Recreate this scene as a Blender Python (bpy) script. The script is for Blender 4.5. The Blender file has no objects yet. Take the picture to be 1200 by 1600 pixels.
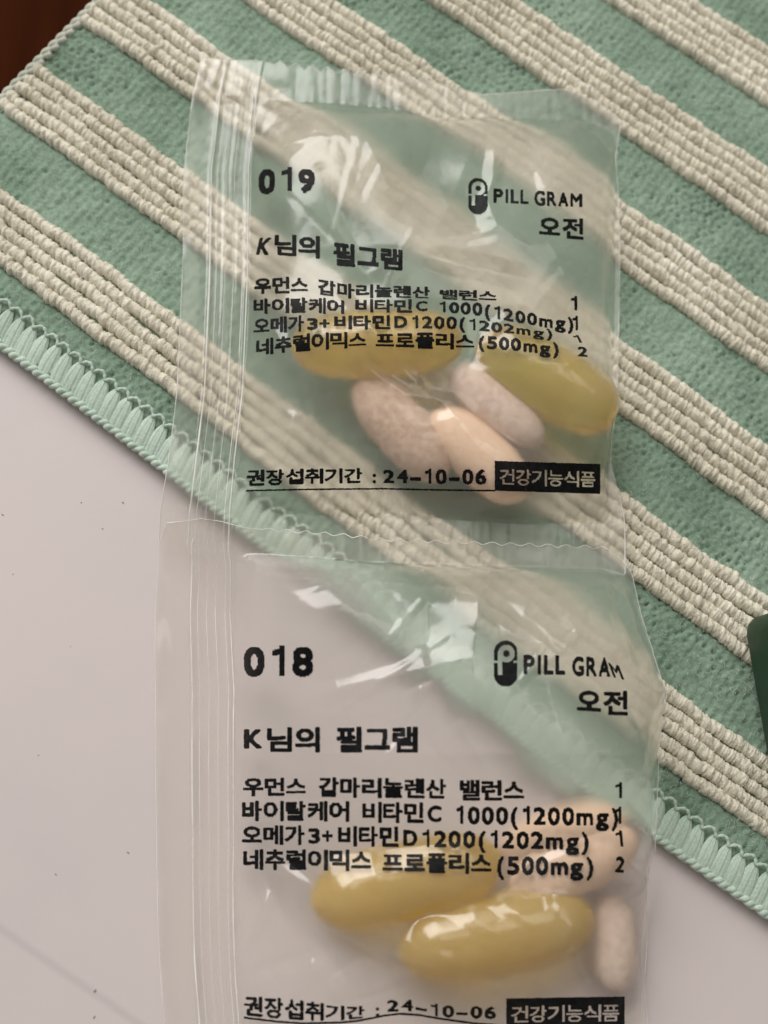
import bpy, math, random
import numpy as np
from mathutils import Matrix, Vector
from mathutils.bvhtree import BVHTree

random.seed(7)
rng = np.random.default_rng(7)
sc = bpy.context.scene
col = sc.collection
MM = 0.001

# ------------------------------------------------------------------ camera
CAM_Z = 154.0                      # mm above the white tabletop
PITCH, ROLL, FOV = math.radians(13), math.radians(-5), math.radians(50)
RM = Matrix.Rotation(ROLL, 3, 'Y') @ Matrix.Rotation(PITCH, 3, 'X')
cam_d = bpy.data.cameras.new('camera')
cam = bpy.data.objects.new('camera', cam_d)
col.objects.link(cam)
cam.matrix_world = Matrix.Translation((0, 0, CAM_Z * MM)) @ RM.to_4x4()
cam_d.sensor_fit = 'VERTICAL'
cam_d.sensor_height = 36.0
cam_d.lens = 18.0 / math.tan(FOV / 2)
cam_d.clip_start = 0.005
cam_d.clip_end = 20.0
cam_d.dof.use_dof = True
cam_d.dof.focus_distance = 0.150
cam_d.dof.aperture_fstop = 14.0
sc.camera = cam

# ------------------------------------------------------------------ light
world = bpy.data.worlds.new('World')
sc.world = world
world.use_nodes = True
wb = world.node_tree.nodes['Background']
wb.inputs['Color'].default_value = (1.0, 0.93, 0.86, 1)
wb.inputs['Strength'].default_value = 0.30


def lamp(name, loc, aim, size, sy, power, color):
    d = bpy.data.lights.new(name, 'AREA')
    d.shape = 'RECTANGLE'
    d.size, d.size_y = size, sy
    d.energy = power
    d.color = color
    o = bpy.data.objects.new(name, d)
    col.objects.link(o)
    o.location = loc
    o.rotation_euler = (Vector(aim) - Vector(loc)).to_track_quat('-Z', 'Y').to_euler()
    return o


lamp('window_light', (-0.38, 0.78, 0.66), (0.0, 0.05, 0), 0.8, 0.8, 11.4, (1.0, 0.98, 0.95))
lamp('ceiling_light', (0.5, 0.9, 2.0), (0.02, 0.05, 0), 0.9, 0.9, 4.0, (1.0, 0.93, 0.85))

sc.render.engine = 'CYCLES'
sc.view_settings.view_transform = 'Standard'
sc.view_settings.look = 'None'
sc.view_settings.exposure = 0.0
sc.view_settings.gamma = 1.0
sc.view_settings.use_curve_mapping = False
sc.cycles.use_denoising = True
sc.cycles.max_bounces = 14
sc.cycles.transmission_bounces = 10
sc.cycles.transparent_max_bounces = 16
sc.cycles.caustics_refractive = True
sc.cycles.caustics_reflective = True
sc.cycles.sample_clamp_indirect = 6.0

# ------------------------------------------------------------------ helpers
F_PX = 800.0 / math.tan(FOV / 2)
R_NP = np.array(RM)


def rays(px, py):
    px = np.asarray(px, float)
    py = np.asarray(py, float)
    d = np.stack([(px - 600) / F_PX, -(py - 800) / F_PX, -np.ones_like(px)], -1)
    return d @ R_NP.T


def at(px, py, z):
    """the point at height z (mm) that the photograph shows at (px, py)"""
    d = rays(px, py)
    k = (np.asarray(z, float) - CAM_Z) / d[..., 2]
    return np.stack([d[..., 0] * k, d[..., 1] * k, np.broadcast_to(z, k.shape) + 0 * k], -1)


def to_px(p):
    q = (np.asarray(p, float) - np.array([0, 0, CAM_Z])) @ R_NP
    return 600 + q[..., 0] / -q[..., 2] * F_PX, 800 - q[..., 1] / -q[..., 2] * F_PX


def prop(o, label=None, cat=None, group=None, kind=None):
    for k, v in (('label', label), ('category', cat), ('group', group), ('kind', kind)):
        if v:
            o[k] = v
    return o


def mk(name, verts, faces, mat, parent=None, smooth=True):
    """one mesh object from vertices in millimetres"""
    me = bpy.data.meshes.new(name)
    v = np.asarray(verts, np.float64).reshape(-1, 3) * MM
    if isinstance(faces, np.ndarray):
        n, k = faces.shape
        me.vertices.add(len(v))
        me.vertices.foreach_set('co', v.ravel().astype(np.float32))
        me.loops.add(n * k)
        me.loops.foreach_set('vertex_index', faces.ravel().astype(np.int32))
        me.polygons.add(n)
        me.polygons.foreach_set('loop_start', np.arange(0, n * k, k, dtype=np.int32))
        me.polygons.foreach_set('loop_total', np.full(n, k, np.int32))
        me.update(calc_edges=True)
    else:
        me.from_pydata([tuple(x) for x in v], [], faces)
        me.update()
    me.validate()
    if smooth:
        me.polygons.foreach_set('use_smooth', [True] * len(me.polygons))
    me.materials.append(mat)
    o = bpy.data.objects.new(name, me)
    col.objects.link(o)
    if parent is not None:
        o.parent = parent
        rt = parent
        while rt.parent is not None:
            rt = rt.parent
        if parent.type == 'EMPTY':
            o.matrix_parent_inverse = Matrix.Translation(-Vector(parent.location))
    return o


def empty(name, loc):
    o = bpy.data.objects.new(name, None)
    o.empty_display_size = 0.005
    o.location = Vector(loc) * MM
    col.objects.link(o)
    return o


def grid_faces(nr, nc, flip=False):
    i = np.arange(nr - 1)[:, None] * nc + np.arange(nc - 1)[None, :]
    i = i.ravel()
    f = np.stack([i, i + 1, i + nc + 1, i + nc], 1)
    return f[:, ::-1].copy() if flip else f


def tube(path, rad, seg=6):
    """vertices and faces of a tube along path (n,3); rad scalar or (n,)"""
    p = np.asarray(path, float)
    n = len(p)
    t = np.gradient(p, axis=0)
    t /= np.linalg.norm(t, axis=1, keepdims=True) + 1e-12
    a = np.cross(t, np.array([0, 0, 1.0]))
    a /= np.linalg.norm(a, axis=1, keepdims=True) + 1e-9
    b = np.cross(a, t)
    ang = np.arange(seg) * 2 * math.pi / seg
    r = np.broadcast_to(rad, (n,))[:, None, None]
    v = p[:, None, :] + r * (np.cos(ang)[None, :, None] * a[:, None, :] + np.sin(ang)[None, :, None] * b[:, None, :])
    f = []
    for i in range(n - 1):
        for j in range(seg):
            k = (j + 1) % seg
            f.append((i * seg + j, i * seg + k, (i + 1) * seg + k, (i + 1) * seg + j))
    return v.reshape(-1, 3), np.array(f)


def join(parts):
    vs, fs, o = [], [], 0
    for v, f in parts:
        vs.append(v)
        fs.append(f + o)
        o += len(v)
    return np.concatenate(vs), np.concatenate(fs)


def interp(x, pts):
    pts = sorted(pts)
    return np.interp(x, [p[0] for p in pts], [p[1] for p in pts])


def vnoise(x, y, seed=0):
    """smooth value noise, about -1..1"""
    x = np.asarray(x, float)
    y = np.asarray(y, float)
    xi = np.floor(x).astype(np.int64)
    yi = np.floor(y).astype(np.int64)
    fx, fy = x - xi, y - yi
    fx = fx * fx * (3 - 2 * fx)
    fy = fy * fy * (3 - 2 * fy)

    def h(a, b):
        n = (a * 374761393 + b * 668265263 + seed * 974634777) & 0x7fffffff
        n = ((n ^ (n >> 13)) * 1274126177) & 0x7fffffff
        return ((n ^ (n >> 16)) & 0xffff) / 32767.5 - 1
    return (h(xi, yi) * (1 - fx) + h(xi + 1, yi) * fx) * (1 - fy) + (h(xi, yi + 1) * (1 - fx) + h(xi + 1, yi + 1) * fx) * fy


# ------------------------------------------------------------------ materials
def new_mat(name):
    m = bpy.data.materials.new(name)
    m.use_nodes = True
    nt = m.node_tree
    return m, nt, nt.nodes, nt.links, nt.nodes['Principled BSDF'], nt.nodes['Material Output']


def coords(nd, ln, scale):
    tc = nd.new('ShaderNodeTexCoord')
    mp = nd.new('ShaderNodeMapping')
    mp.inputs['Scale'].default_value = scale if isinstance(scale, tuple) else (scale,) * 3
    ln.new(tc.outputs['Object'], mp.inputs['Vector'])
    return mp.outputs['Vector']


def noise(nd, ln, vec, scale, detail=4, rough=0.6):
    n = nd.new('ShaderNodeTexNoise')
    n.inputs['Scale'].default_value = scale
    n.inputs['Detail'].default_value = detail
    n.inputs['Roughness'].default_value = rough
    ln.new(vec, n.inputs['Vector'])
    return n.outputs['Fac']


def ramp(nd, ln, fac, stops):
    r = nd.new('ShaderNodeValToRGB')
    el = r.color_ramp.elements
    while len(el) < len(stops):
        el.new(0.5)
    for e, (p, c) in zip(el, stops):
        e.position = p
        e.color = (*c, 1)
    ln.new(fac, r.inputs['Fac'])
    return r.outputs['Color']


def bump(nd, ln, fac, dist, strength=1.0, normal=None):
    b = nd.new('ShaderNodeBump')
    b.inputs['Distance'].default_value = dist
    b.inputs['Strength'].default_value = strength
    ln.new(fac, b.inputs['Height'])
    if normal is not None:
        ln.new(normal, b.inputs['Normal'])
    return b.outputs['Normal']


def textile(name, c0, c1, c2, fine=2600, bd=0.00012, patch=90):
    m, nt, nd, ln, bs, out = new_mat(name)
    v = coords(nd, ln, 1.0)
    n1 = noise(nd, ln, v, fine, 5, 0.7)
    n2 = noise(nd, ln, v, patch, 3, 0.5)
    mx = nd.new('ShaderNodeMath')
    mx.operation = 'MULTIPLY_ADD'
    mx.inputs[1].default_value = 0.55
    ln.new(n1, mx.inputs[0])
    ms = nd.new('ShaderNodeMath')
    ms.operation = 'MULTIPLY'
    ms.inputs[1].default_value = 0.45
    ln.new(n2, ms.inputs[0])
    ln.new(ms.outputs[0], mx.inputs[2])
    c = ramp(nd, ln, mx.outputs[0], [(0.37, c0), (0.5, c1), (0.63, c2)])
    ln.new(c, bs.inputs['Base Color'])
    bs.inputs['Roughness'].default_value = 0.95
    bs.inputs['Specular IOR Level'].default_value = 0.1
    bs.inputs['Sheen Weight'].default_value = 0.25
    bs.inputs['Sheen Roughness'].default_value = 0.5
    ln.new(bump(nd, ln, n1, bd), bs.inputs['Normal'])
    return m


M_GREEN = textile('green_knit', (0.155, 0.24, 0.17), (0.24, 0.345, 0.26), (0.325, 0.44, 0.345), 1900, 0.00018)
M_CREAM = textile('cream_terry', (0.60, 0.57, 0.45), (0.75, 0.71, 0.58), (0.88, 0.85, 0.73), 2200, 0.00016)
M_HEM = textile('pale_hem_thread', (0.42, 0.45, 0.38), (0.56, 0.57, 0.49), (0.70, 0.70, 0.62), 3000, 0.00006)
M_THREAD = textile('mint_thread', (0.37, 0.49, 0.41), (0.49, 0.61, 0.52), (0.62, 0.74, 0.65), 3000, 0.00006)

# white tabletop, with a faint, slightly darker straight streak
M_WHITE, nt, nd, ln, bs, out = new_mat('white_laminate')
v = coords(nd, ln, 1.0)
n2 = noise(nd, ln, v, 22, 6, 0.62)
cw = ramp(nd, ln, n2, [(0.3, (0.625, 0.565, 0.57)), (0.5, (0.655, 0.59, 0.585)), (0.72, (0.68, 0.605, 0.595))])
pa, pb = at(-40, 1425, 0.0) * MM, at(270, 1635, 0.0) * MM
dx, dy = pb[0] - pa[0], pb[1] - pa[1]
L = math.hypot(dx, dy)
sx = nd.new('ShaderNodeSeparateXYZ')
ln.new(v, sx.inputs[0])


def math_node(op, a, b, c=None):
    n = nd.new('ShaderNodeMath')
    n.operation = op
    for i, q in enumerate((a, b, c)):
        if q is None:
            continue
        if isinstance(q, (int, float)):
            n.inputs[i].default_value = q
        else:
            ln.new(q, n.inputs[i])
    return n.outputs[0]


perp = math_node('ADD', math_node('MULTIPLY', math_node('SUBTRACT', sx.outputs[0], float(pa[0])), -dy / L),
                 math_node('MULTIPLY', math_node('SUBTRACT', sx.outputs[1], float(pa[1])), dx / L))
perp = math_node('ADD', perp, math_node('MULTIPLY', math_node('SUBTRACT', n2, 0.5), 0.0012))
band = nd.new('ShaderNodeMapRange')
band.interpolation_type = 'SMOOTHSTEP'
band.inputs['From Min'].default_value = 0.0009
band.inputs['From Max'].default_value = 0.0
band.inputs['To Min'].default_value = 0.0
band.inputs['To Max'].default_value = 0.20
ln.new(math_node('ABSOLUTE', perp, 0), band.inputs['Value'])
mixc = nd.new('ShaderNodeMix')
mixc.data_type = 'RGBA'
ln.new(band.outputs[0], mixc.inputs['Factor'])
ln.new(cw, mixc.inputs['A'])
mixc.inputs['B'].default_value = (0.30, 0.27, 0.28, 1)
ln.new(mixc.outputs['Result'], bs.inputs['Base Color'])
bs.inputs['Roughness'].default_value = 0.42
bs.inputs['Specular IOR Level'].default_value = 0.35
ln.new(bump(nd, ln, noise(nd, ln, v, 900, 3), 0.00001), bs.inputs['Normal'])

M_WOOD, nt, nd, ln, bs, out = new_mat('dark_brown_wood')
v = coords(nd, ln, (60.0, 6.0, 6.0))
c = ramp(nd, ln, noise(nd, ln, v, 3.0, 5), [(0.3, (0.030, 0.0065, 0.0015)), (0.7, (0.046, 0.011, 0.003))])
ln.new(c, bs.inputs['Base Color'])
bs.inputs['Roughness'].default_value = 0.8
bs.inputs['Specular IOR Level'].default_value = 0.02

M_BOX, nt, nd, ln, bs, out = new_mat('dark_green_card')
v = coords(nd, ln, 1.0)
c = ramp(nd, ln, noise(nd, ln, v, 500, 4), [(0.3, (0.010, 0.036, 0.016)), (0.7, (0.016, 0.055, 0.025))])
ln.new(c, bs.inputs['Base Color'])
bs.inputs['Roughness'].default_value = 0.55

M_INK, nt, nd, ln, bs, out = new_mat('black_ink')
v = coords(nd, ln, 1.0)
c = ramp(nd, ln, noise(nd, ln, v, 1500, 3), [(0.35, (0.003, 0.003, 0.0035)), (0.75, (0.012, 0.012, 0.013))])
ln.new(c, bs.inputs['Base Color'])
bs.inputs['Roughness'].default_value = 0.45
bs.inputs['Specular IOR Level'].default_value = 0.12

M_DUST, nt, nd, ln, bs, out = new_mat('dust')
bs.inputs['Base Color'].default_value = (0.32, 0.28, 0.27, 1)


def film_mat(name, clear, haze, rough_t, gloss_r, ior_t=1.25, gloss=0.05):
    """thin cloudy plastic: part sharp, part scattered forward, a little white haze, and a glossy skin"""
    m, nt, nd, ln, bs, out = new_mat(name)
    nd.remove(bs)
    v = coords(nd, ln, 1.0)
    nb = bump(nd, ln, noise(nd, ln, v, 420, 2, 0.5), 0.00003, 1.0)
    rf = nd.new('ShaderNodeBsdfRefraction')
    rf.inputs['Color'].default_value = (0.99, 0.985, 0.97, 1)
    rf.inputs['Roughness'].default_value = rough_t
    rf.inputs['IOR'].default_value = ior_t
    ln.new(nb, rf.inputs['Normal'])
    tr = nd.new('ShaderNodeBsdfTransparent')
    tr.inputs['Color'].default_value = (0.99, 0.985, 0.975, 1)
    m1 = nd.new('ShaderNodeMixShader')
    geo = nd.new('ShaderNodeNewGeometry')         # haze, blur and gloss act on the outer side only
    m1.inputs[0].default_value = clear
    ln.new(rf.outputs[0], m1.inputs[1])
    ln.new(tr.outputs[0], m1.inputs[2])
    df = nd.new('ShaderNodeBsdfDiffuse')
    df.inputs['Color'].default_value = (0.94, 0.93, 0.90, 1)
    tl = nd.new('ShaderNodeBsdfTranslucent')
    tl.inputs['Color'].default_value = (0.94, 0.93, 0.90, 1)
    mh = nd.new('ShaderNodeMixShader')
    mh.inputs[0].default_value = 0.5
    ln.new(df.outputs[0], mh.inputs[1])
    ln.new(tl.outputs[0], mh.inputs[2])
    m2 = nd.new('ShaderNodeMixShader')
    m2.inputs[0].default_value = haze
    ln.new(m1.outputs[0], m2.inputs[1])
    ln.new(mh.outputs[0], m2.inputs[2])
    gl = nd.new('ShaderNodeBsdfGlossy')
    gl.inputs['Roughness'].default_value = gloss_r
    gl.inputs['Color'].default_value = (1, 1, 1, 1)
    ln.new(nb, gl.inputs['Normal'])
    lw = nd.new('ShaderNodeLayerWeight')
    pw = nd.new('ShaderNodeMath')
    pw.operation = 'POWER'
    pw.inputs[1].default_value = 4.0
    ln.new(lw.outputs['Facing'], pw.inputs[0])
    mr = nd.new('ShaderNodeMapRange')
    mr.inputs['To Min'].default_value = gloss
    mr.inputs['To Max'].default_value = 0.7
    ln.new(pw.outputs[0], mr.inputs['Value'])
    m3 = nd.new('ShaderNodeMixShader')
    ln.new(mr.outputs[0], m3.inputs[0])
    ln.new(m2.outputs[0], m3.inputs[1])
    ln.new(gl.outputs[0], m3.inputs[2])
    cb = nd.new('ShaderNodeBsdfTransparent')      # inner side made clear to brighten what lies under the film
    cb.inputs['Color'].default_value = (0.975, 0.97, 0.96, 1)
    m4 = nd.new('ShaderNodeMixShader')
    ln.new(geo.outputs['Backfacing'], m4.inputs[0])
    ln.new(m3.outputs[0], m4.inputs[1])
    ln.new(cb.outputs[0], m4.inputs[2])
    ln.new(m4.outputs[0], out.inputs['Surface'])
    return m


M_FILM = film_mat('cloudy_film', 0.16, 0.14, 0.60, 0.17, 1.38, 0.055)
M_BACK = film_mat('clear_back_film', 0.97, 0.01, 0.3, 0.3, 1.1, 0.01)
# white colour painted for the highlights along seam ribs and cut edges
M_RIB, nt, nd, ln, bs, out = new_mat('painted_rib_highlight')
bs.inputs['Base Color'].default_value = (0.93, 0.92, 0.90, 1)
bs.inputs['Roughness'].default_value = 0.25
tr = nd.new('ShaderNodeBsdfTransparent')
mxs = nd.new('ShaderNodeMixShader')
fc = nd.new('ShaderNodeMapRange')
fc.inputs['From Min'].default_value = 0.35
fc.inputs['From Max'].default_value = 0.65
fc.inputs['To Min'].default_value = 0.15
fc.inputs['To Max'].default_value = 0.95
ln.new(noise(nd, ln, coords(nd, ln, (140.0, 60.0, 60.0)), 1.6, 3), fc.inputs['Value'])
ln.new(fc.outputs[0], mxs.inputs[0])
ln.new(tr.outputs[0], mxs.inputs[1])
ln.new(bs.outputs[0], mxs.inputs[2])
ln.new(mxs.outputs[0], out.inputs['Surface'])


def pill_mat(name, c0, c1, transm, rough, sss, speck=0.0):
    m, nt, nd, ln, bs, out = new_mat(name)
    v = coords(nd, ln, 1.0)
    n1 = noise(nd, ln, v, 900 if transm == 0 else 160, 4, 0.65)
    ln.new(ramp(nd, ln, n1, [(0.3, c0), (0.7, c1)]), bs.inputs['Base Color'])
    bs.inputs['Roughness'].default_value = rough
    bs.inputs['Transmission Weight'].default_value = transm
    bs.inputs['IOR'].default_value = 1.42
    if sss:
        bs.inputs['Subsurface Weight'].default_value = sss
        bs.inputs['Subsurface Radius'].default_value = (1.0, 0.6, 0.25)
        bs.inputs['Subsurface Scale'].default_value = 0.0025
    if transm == 0:
        ln.new(bump(nd, ln, n1, 0.00006), bs.inputs['Normal'])
    return m


M_GEL = pill_mat('golden_softgel', (0.98, 0.70, 0.13), (0.99, 0.75, 0.18), 0.72, 0.14, 0.0)
M_PEACH = pill_mat('peach_tablet', (0.72, 0.49, 0.33), (0.82, 0.60, 0.44), 0, 0.7, 0.15)
M_TAN = pill_mat('tan_tablet', (0.44, 0.29, 0.20), (0.68, 0.50, 0.38), 0, 0.75, 0.1)
M_PALE = pill_mat('pale_tablet', (0.56, 0.41, 0.32), (0.76, 0.61, 0.51), 0, 0.75, 0.1)

# ------------------------------------------------------------------ towel frame (stripes measured in v, millimetres along them in u)
TN = np.array([0.03095775, 0.04174012])
TC = 1.6196058
TP = 19.2428
EU = np.array([0.80319675, -0.59571384])
EV = np.array([0.59571384, 0.80319675])
POLY = [-0.0211, -0.0251, 0.0106, 0.0873, -0.1478, 0.1049, 0.1128, -0.0493, 0.3044, -0.0783]
U_EDGE = -95.0
V_EDGE = -0.447


def towel_xy(u, v):
    u = np.asarray(u, float)
    v = np.asarray(v, float)
    U = np.clip(u, -100, 75) / 100
    V = np.clip(v, -0.6, 6.2) / 5
    b = [1 + 0 * U, U, V, U * U, U * V, V * V, U ** 3, U * U * V, U * V * V, V ** 3]
    vl = v + sum(c * q for c, q in zip(POLY, b))
    return EU * u[..., None] + EV * ((vl + TC) * TP)[..., None]


def edge_dist(x, y):
    """mm inside (+) or outside (-) the towel's long edge, roughly"""
    v = x * TN[0] + y * TN[1] - TC
    return (v - V_EDGE) * TP


def support(x, y):
    """what a sachet rests on: the towel's nap, sloping to the tabletop past its edge"""
    t = np.clip((edge_dist(x, y) + 12) / 13.0, 0, 1)
    return 0.5 + 3.9 * t * t * (3 - 2 * t)


# ------------------------------------------------------------------ setting
def slab(name, pts, z0, z1, mat):
    n = len(pts)
    v = [(*p, z1) for p in pts] + [(*p, z0) for p in pts]
    f = [tuple(range(n)), tuple(range(2 * n - 1, n - 1, -1))]
    f += [(i, i + n, (i + 1) % n + n, (i + 1) % n) for i in range(n)]
    return mk(name, v, f, mat, smooth=False)


wt = slab('wooden_table', [(-420, -420), (420, -420), (420, 520), (-420, 520)], -30, -3, M_WOOD)
prop(wt, kind='structure', label='dark brown wooden table showing past the towel corner')
q = lambda u, v: tuple(EU * u + EV * ((v + TC) * TP))
wp = slab('white_tabletop', [q(-330, 0.55), q(-330, -14), q(330, -14), q(330, 0.55)], -2.99, 0.0, M_WHITE)
prop(wp, kind='structure', label='white smooth tabletop under the sachets and the towel edge')

# ------------------------------------------------------------------ towel
towel = empty('striped_towel', (*towel_xy(-10., 2.), 0))
prop(towel, 'mint green knitted towel with raised cream terry stripes and overlocked hem', 'towel')

U0, U1, V1 = U_EDGE + 1.4, 112.0, 7.45


def sheet_z(u, v):
    z = 2.35 + 0.25 * vnoise(u / 14, v * TP / 14, 3) + 0.12 * vnoise(u / 1.1, v * TP / 1.1, 4) + 0.09 * vnoise(u / 0.5, v * TP / 0.5, 5)
    d = np.minimum((v - V_EDGE) * TP, u - U0 + 0.8)
    return z - 0.25 * np.exp(-np.clip(d, 0, 99) / 2.2)


def knit(u, v, z):
    """rows of small open stitches, deeper here and shallower there"""
    y = v * TP
    pu, pv = 1.28, 0.92
    r = np.round(y / pv)
    uo = u + (r % 2) * pu * 0.5 + 0.35 * vnoise(r * 1.7, u / 2.5, 11)
    k = np.round(uo / pu)
    du = (uo - k * pu)
    dv = y - r * pv + 0.25 * vnoise(k * 1.3, r * 2.1, 12)
    rr = (du / 0.20) ** 2 + (dv / 0.27) ** 2
    amt = np.clip(0.12 + 0.85 * vnoise(k * 7.0 + 0.5, r * 5.0 + 0.5, 13) + 0.6 * vnoise(u / 11, y / 11, 14), 0, 1.1)
    z = z - 1.15 * amt * np.exp(-rr)
    z = z + 0.10 * np.cos(2 * math.pi * u / pu + r * math.pi) * np.cos(2 * math.pi * y / (pv * 2))
    return z


# each green band is one strip of knit; the thin ground under the cream rows is one strip too
v_cuts = [V_EDGE + 0.03] + [k / 2 for k in range(0, 15)] + [V1]
for k in range(len(v_cuts) - 1):
    va, vb = v_cuts[k], v_cuts[k + 1]
    green = (k % 2 == 0)
    step = 0.30 if green else 0.8
    nu = int((U1 - U0) / step)
    nv = max(3, int((vb - va) * TP / step) + 1)
    uu, vv = np.meshgrid(np.linspace(U0, U1, nu), np.linspace(va, vb, nv))
    zz = sheet_z(uu, vv)
    zz = knit(uu, vv, zz) if green else zz - 0.15
    xy = towel_xy(uu, vv)
    P = np.concatenate([xy, zz[..., None]], -1)
    # turn the outer borders down to the table so that the cloth has a thickness
    if k == 0:
        lo = P[0].copy()
        lo[:, 2] = 0.15
        P = np.concatenate([lo[None], P], 0)
    le = P[:, 0].copy()
    le[:, 2] = 0.15
    P = np.concatenate([le[:, None], P], 1)
    mk('green_band' if green else 'ground_band', P.reshape(-1, 3), grid_faces(P.shape[0], P.shape[1]), M_GREEN, towel)

# cream terry rows: chains of little loops
tmpl = []
for s in range(6):
    seg, rings = 10, 5
    vs = []
    for i in range(rings + 1):
        th = math.pi * 0.62 * i / rings
        for j in range(seg):
            a = 2 * math.pi * j / seg
            k = 1 + 0.16 * math.sin(3 * a + s) * math.sin(th) + random.uniform(-0.12, 0.12)
            vs.append((math.sin(th) * math.cos(a) * k, math.sin(th) * math.sin(a) * k, math.cos(th) * (1 + random.uniform(-.05, .05))))
    fs = [(i * seg + j, (i + 1) * seg + j, (i + 1) * seg + (j + 1) % seg, i * seg + (j + 1) % seg) for i in range(rings) for j in range(seg)]
    tmpl.append((np.array(vs), np.array(fs)))
NT = len(tmpl[0][0])


def terry_row(v_mid, seed):
    """one cord of the pile: bunched loops run together, with finer strands across them"""
    r = np.random.default_rng(seed)
    edges = [U_EDGE + 1.2]
    while edges[-1] < U1 + 3:
        edges.append(edges[-1] + (r.uniform(0.75, 1.15) if r.random() < 0.7 else r.uniform(1.2, 1.9)))
    edges = np.array(edges)
    n = len(edges)
    hgt, wid, yof = r.normal(1, 0.10, n), r.normal(1, 0.08, n), r.normal(0, 0.10, n)
    slant = 0.35 + r.normal(0, 0.22, n)
    us = np.arange(U_EDGE + 1.4, U1, 0.135)
    th = np.linspace(-1.95, 1.95, 11)
    u, t = np.meshgrid(us, th, indexing='ij')
    c0 = np.clip(np.searchsorted(edges, u) - 1, 0, n - 2)
    up = u + slant[c0] * np.sin(t) + 0.10 * vnoise(u * 2.2, t * 1.7 + seed, 51)
    c = np.clip(np.searchsorted(edges, up) - 1, 0, n - 2)
    f = np.clip((up - edges[c]) / (edges[c + 1] - edges[c]), 0, 1)
    lump = np.clip(1 - (2 * f - 1) ** 2, 0, 1) ** 0.42
    strand = np.cos(up * 2 * math.pi / 0.40 + 2.2 * vnoise(up * 1.1, t * 0.9 + seed, 52))
    rad = 0.77 + 0.26 * lump + 0.065 * strand + 0.09 * vnoise(u * 3.1, t * 2.3 + seed * 3, 53)
    wob = 0.16 * vnoise(u / 6.0, u * 0 + seed, 21) + 0.10 * vnoise(u / 2.0, u * 0 + seed, 22) + yof[c] * 0.8
    y = wob + rad * np.sin(t) * 0.98 * (0.6 + 0.4 * wid[c])
    z = sheet_z(u, np.full_like(u, v_mid)) + 0.15 + rad * np.cos(t) * 1.12 * (0.5 + 0.5 * hgt[c])
    P = np.concatenate([towel_xy(u, v_mid + y / TP), z[..., None]], -1)
    mk('terry_row', P.reshape(-1, 3), grid_faces(len(us), len(th), True), M_CREAM, towel)


for s in range(7):
    for k in range(5):
        terry_row(s + 0.05 + 0.1 * k, 100 + s * 10 + k)

# loose fibres standing off the nap
def lint(n, green, mat, seed):
    r = np.random.default_rng(seed)
    u = r.uniform(U0, U1, n)
    v = np.floor(r.uniform(0, 7, n)) + (r.uniform(0.5, 1.0, n) if green else r.uniform(0.0, 0.5, n))
    v = np.where(green & (r.random(n) < 0.06), r.uniform(-0.18, 0.0, n), v)
    a = r.uniform(0, 2 * math.pi, n)
    L_ = r.uniform(0.35, 1.1, n)
    bend = r.normal(0, 1.1, n)
    z0 = 2.45 if green else 3.45
    pts = []
    x, y = u.copy(), v * TP
    for k in range(4):
        zz = z0 + 0.42 * math.sin(math.pi * (k + 0.4) / 3.8) * r.uniform(0.4, 1.2, n)
        pts.append(np.concatenate([towel_xy(x, y / TP), zz[:, None]], 1))
        aa = a + bend * k / 3
        x = x + np.cos(aa) * L_ / 3
        y = y + np.sin(aa) * L_ / 3
    pts = np.stack(pts, 1)                       # n, 4, 3
    ang = np.arange(3) * 2 * math.pi / 3
    off = np.stack([np.cos(ang), np.sin(ang), np.sin(ang + 1)], 1) * 0.028
    V = pts[:, :, None, :] + off[None, None]
    f0 = []
    for k in range(3):
        for j in range(3):
            f0.append((k * 3 + j, k * 3 + (j + 1) % 3, (k + 1) * 3 + (j + 1) % 3, (k + 1) * 3 + j))
    F_ = (np.array(f0)[None] + (np.arange(n) * 12)[:, None, None]).reshape(-1, 4)
    o = mk('loose_fibres', V.reshape(-1, 3), F_, mat, towel)
    prop(o, kind='stuff')


lint(16000, True, M_THREAD, 61)
lint(9000, False, M_CREAM, 62)

# overlocked long edge: one satin pad per stitch, a chain of thread at its head and a knotted outer rim
PITCH_S = 2.16
st_n, st_m = 10, 25
n_st = int((U1 - U_EDGE) / PITCH_S)
va_, vb_ = -0.205, -0.462
r = np.random.default_rng(5)
for k in range(n_st):
    uc = U_EDGE + 1.2 + k * PITCH_S + r.normal(0, 0.06)
    a = np.linspace(0, 1, st_n)[:, None]
    b = np.linspace(-1, 1, st_m)[None, :]
    wd = (0.16 + 0.98 * np.sin(np.clip(a * 0.66 + 0.02, 0, 1) * math.pi) ** 0.6) * r.normal(1.0, 0.05)
    uu = uc + b * wd * 1.22 + (a - 0.5) * (0.9 + r.normal(0, 0.12)) + 0 * b
    vv = va_ + (vb_ - va_) * a + 0 * b
    prof = np.sqrt(np.clip(1 - 0.96 * b ** 2, 0, 1))
    strand = 0.035 * np.cos(b * 9 + k + 1.2 * a) + 0.03 * np.cos(b * 17 + 2 * k - a)
    zz = 2.55 + 0.5 * prof * np.sin(np.clip(a * 0.72 + 0.2, 0, 1) * math.pi) ** 0.6 + strand * 0.8 - 0.7 * a ** 2
    P = np.concatenate([towel_xy(uu, vv), zz[..., None]], -1)
    mk('stitch', P.reshape(-1, 3), grid_faces(st_n, st_m, True), M_THREAD, towel)
us = np.arange(U_EDGE, U1, 0.16)
ph = (us - U_EDGE - 1.2 + 0.45) / PITCH_S
arc = np.abs(np.sin(ph * math.pi))
vv = va_ + (0.85 * arc ** 0.8 - 0.25) / TP + 0.1 * vnoise(us / 1.3, us * 0, 31) / TP
P = np.concatenate([towel_xy(us, vv), (3.05 + 0.2 * arc + 0.1 * vnoise(us / 1.1, us * 0, 32))[:, None]], 1)
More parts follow.
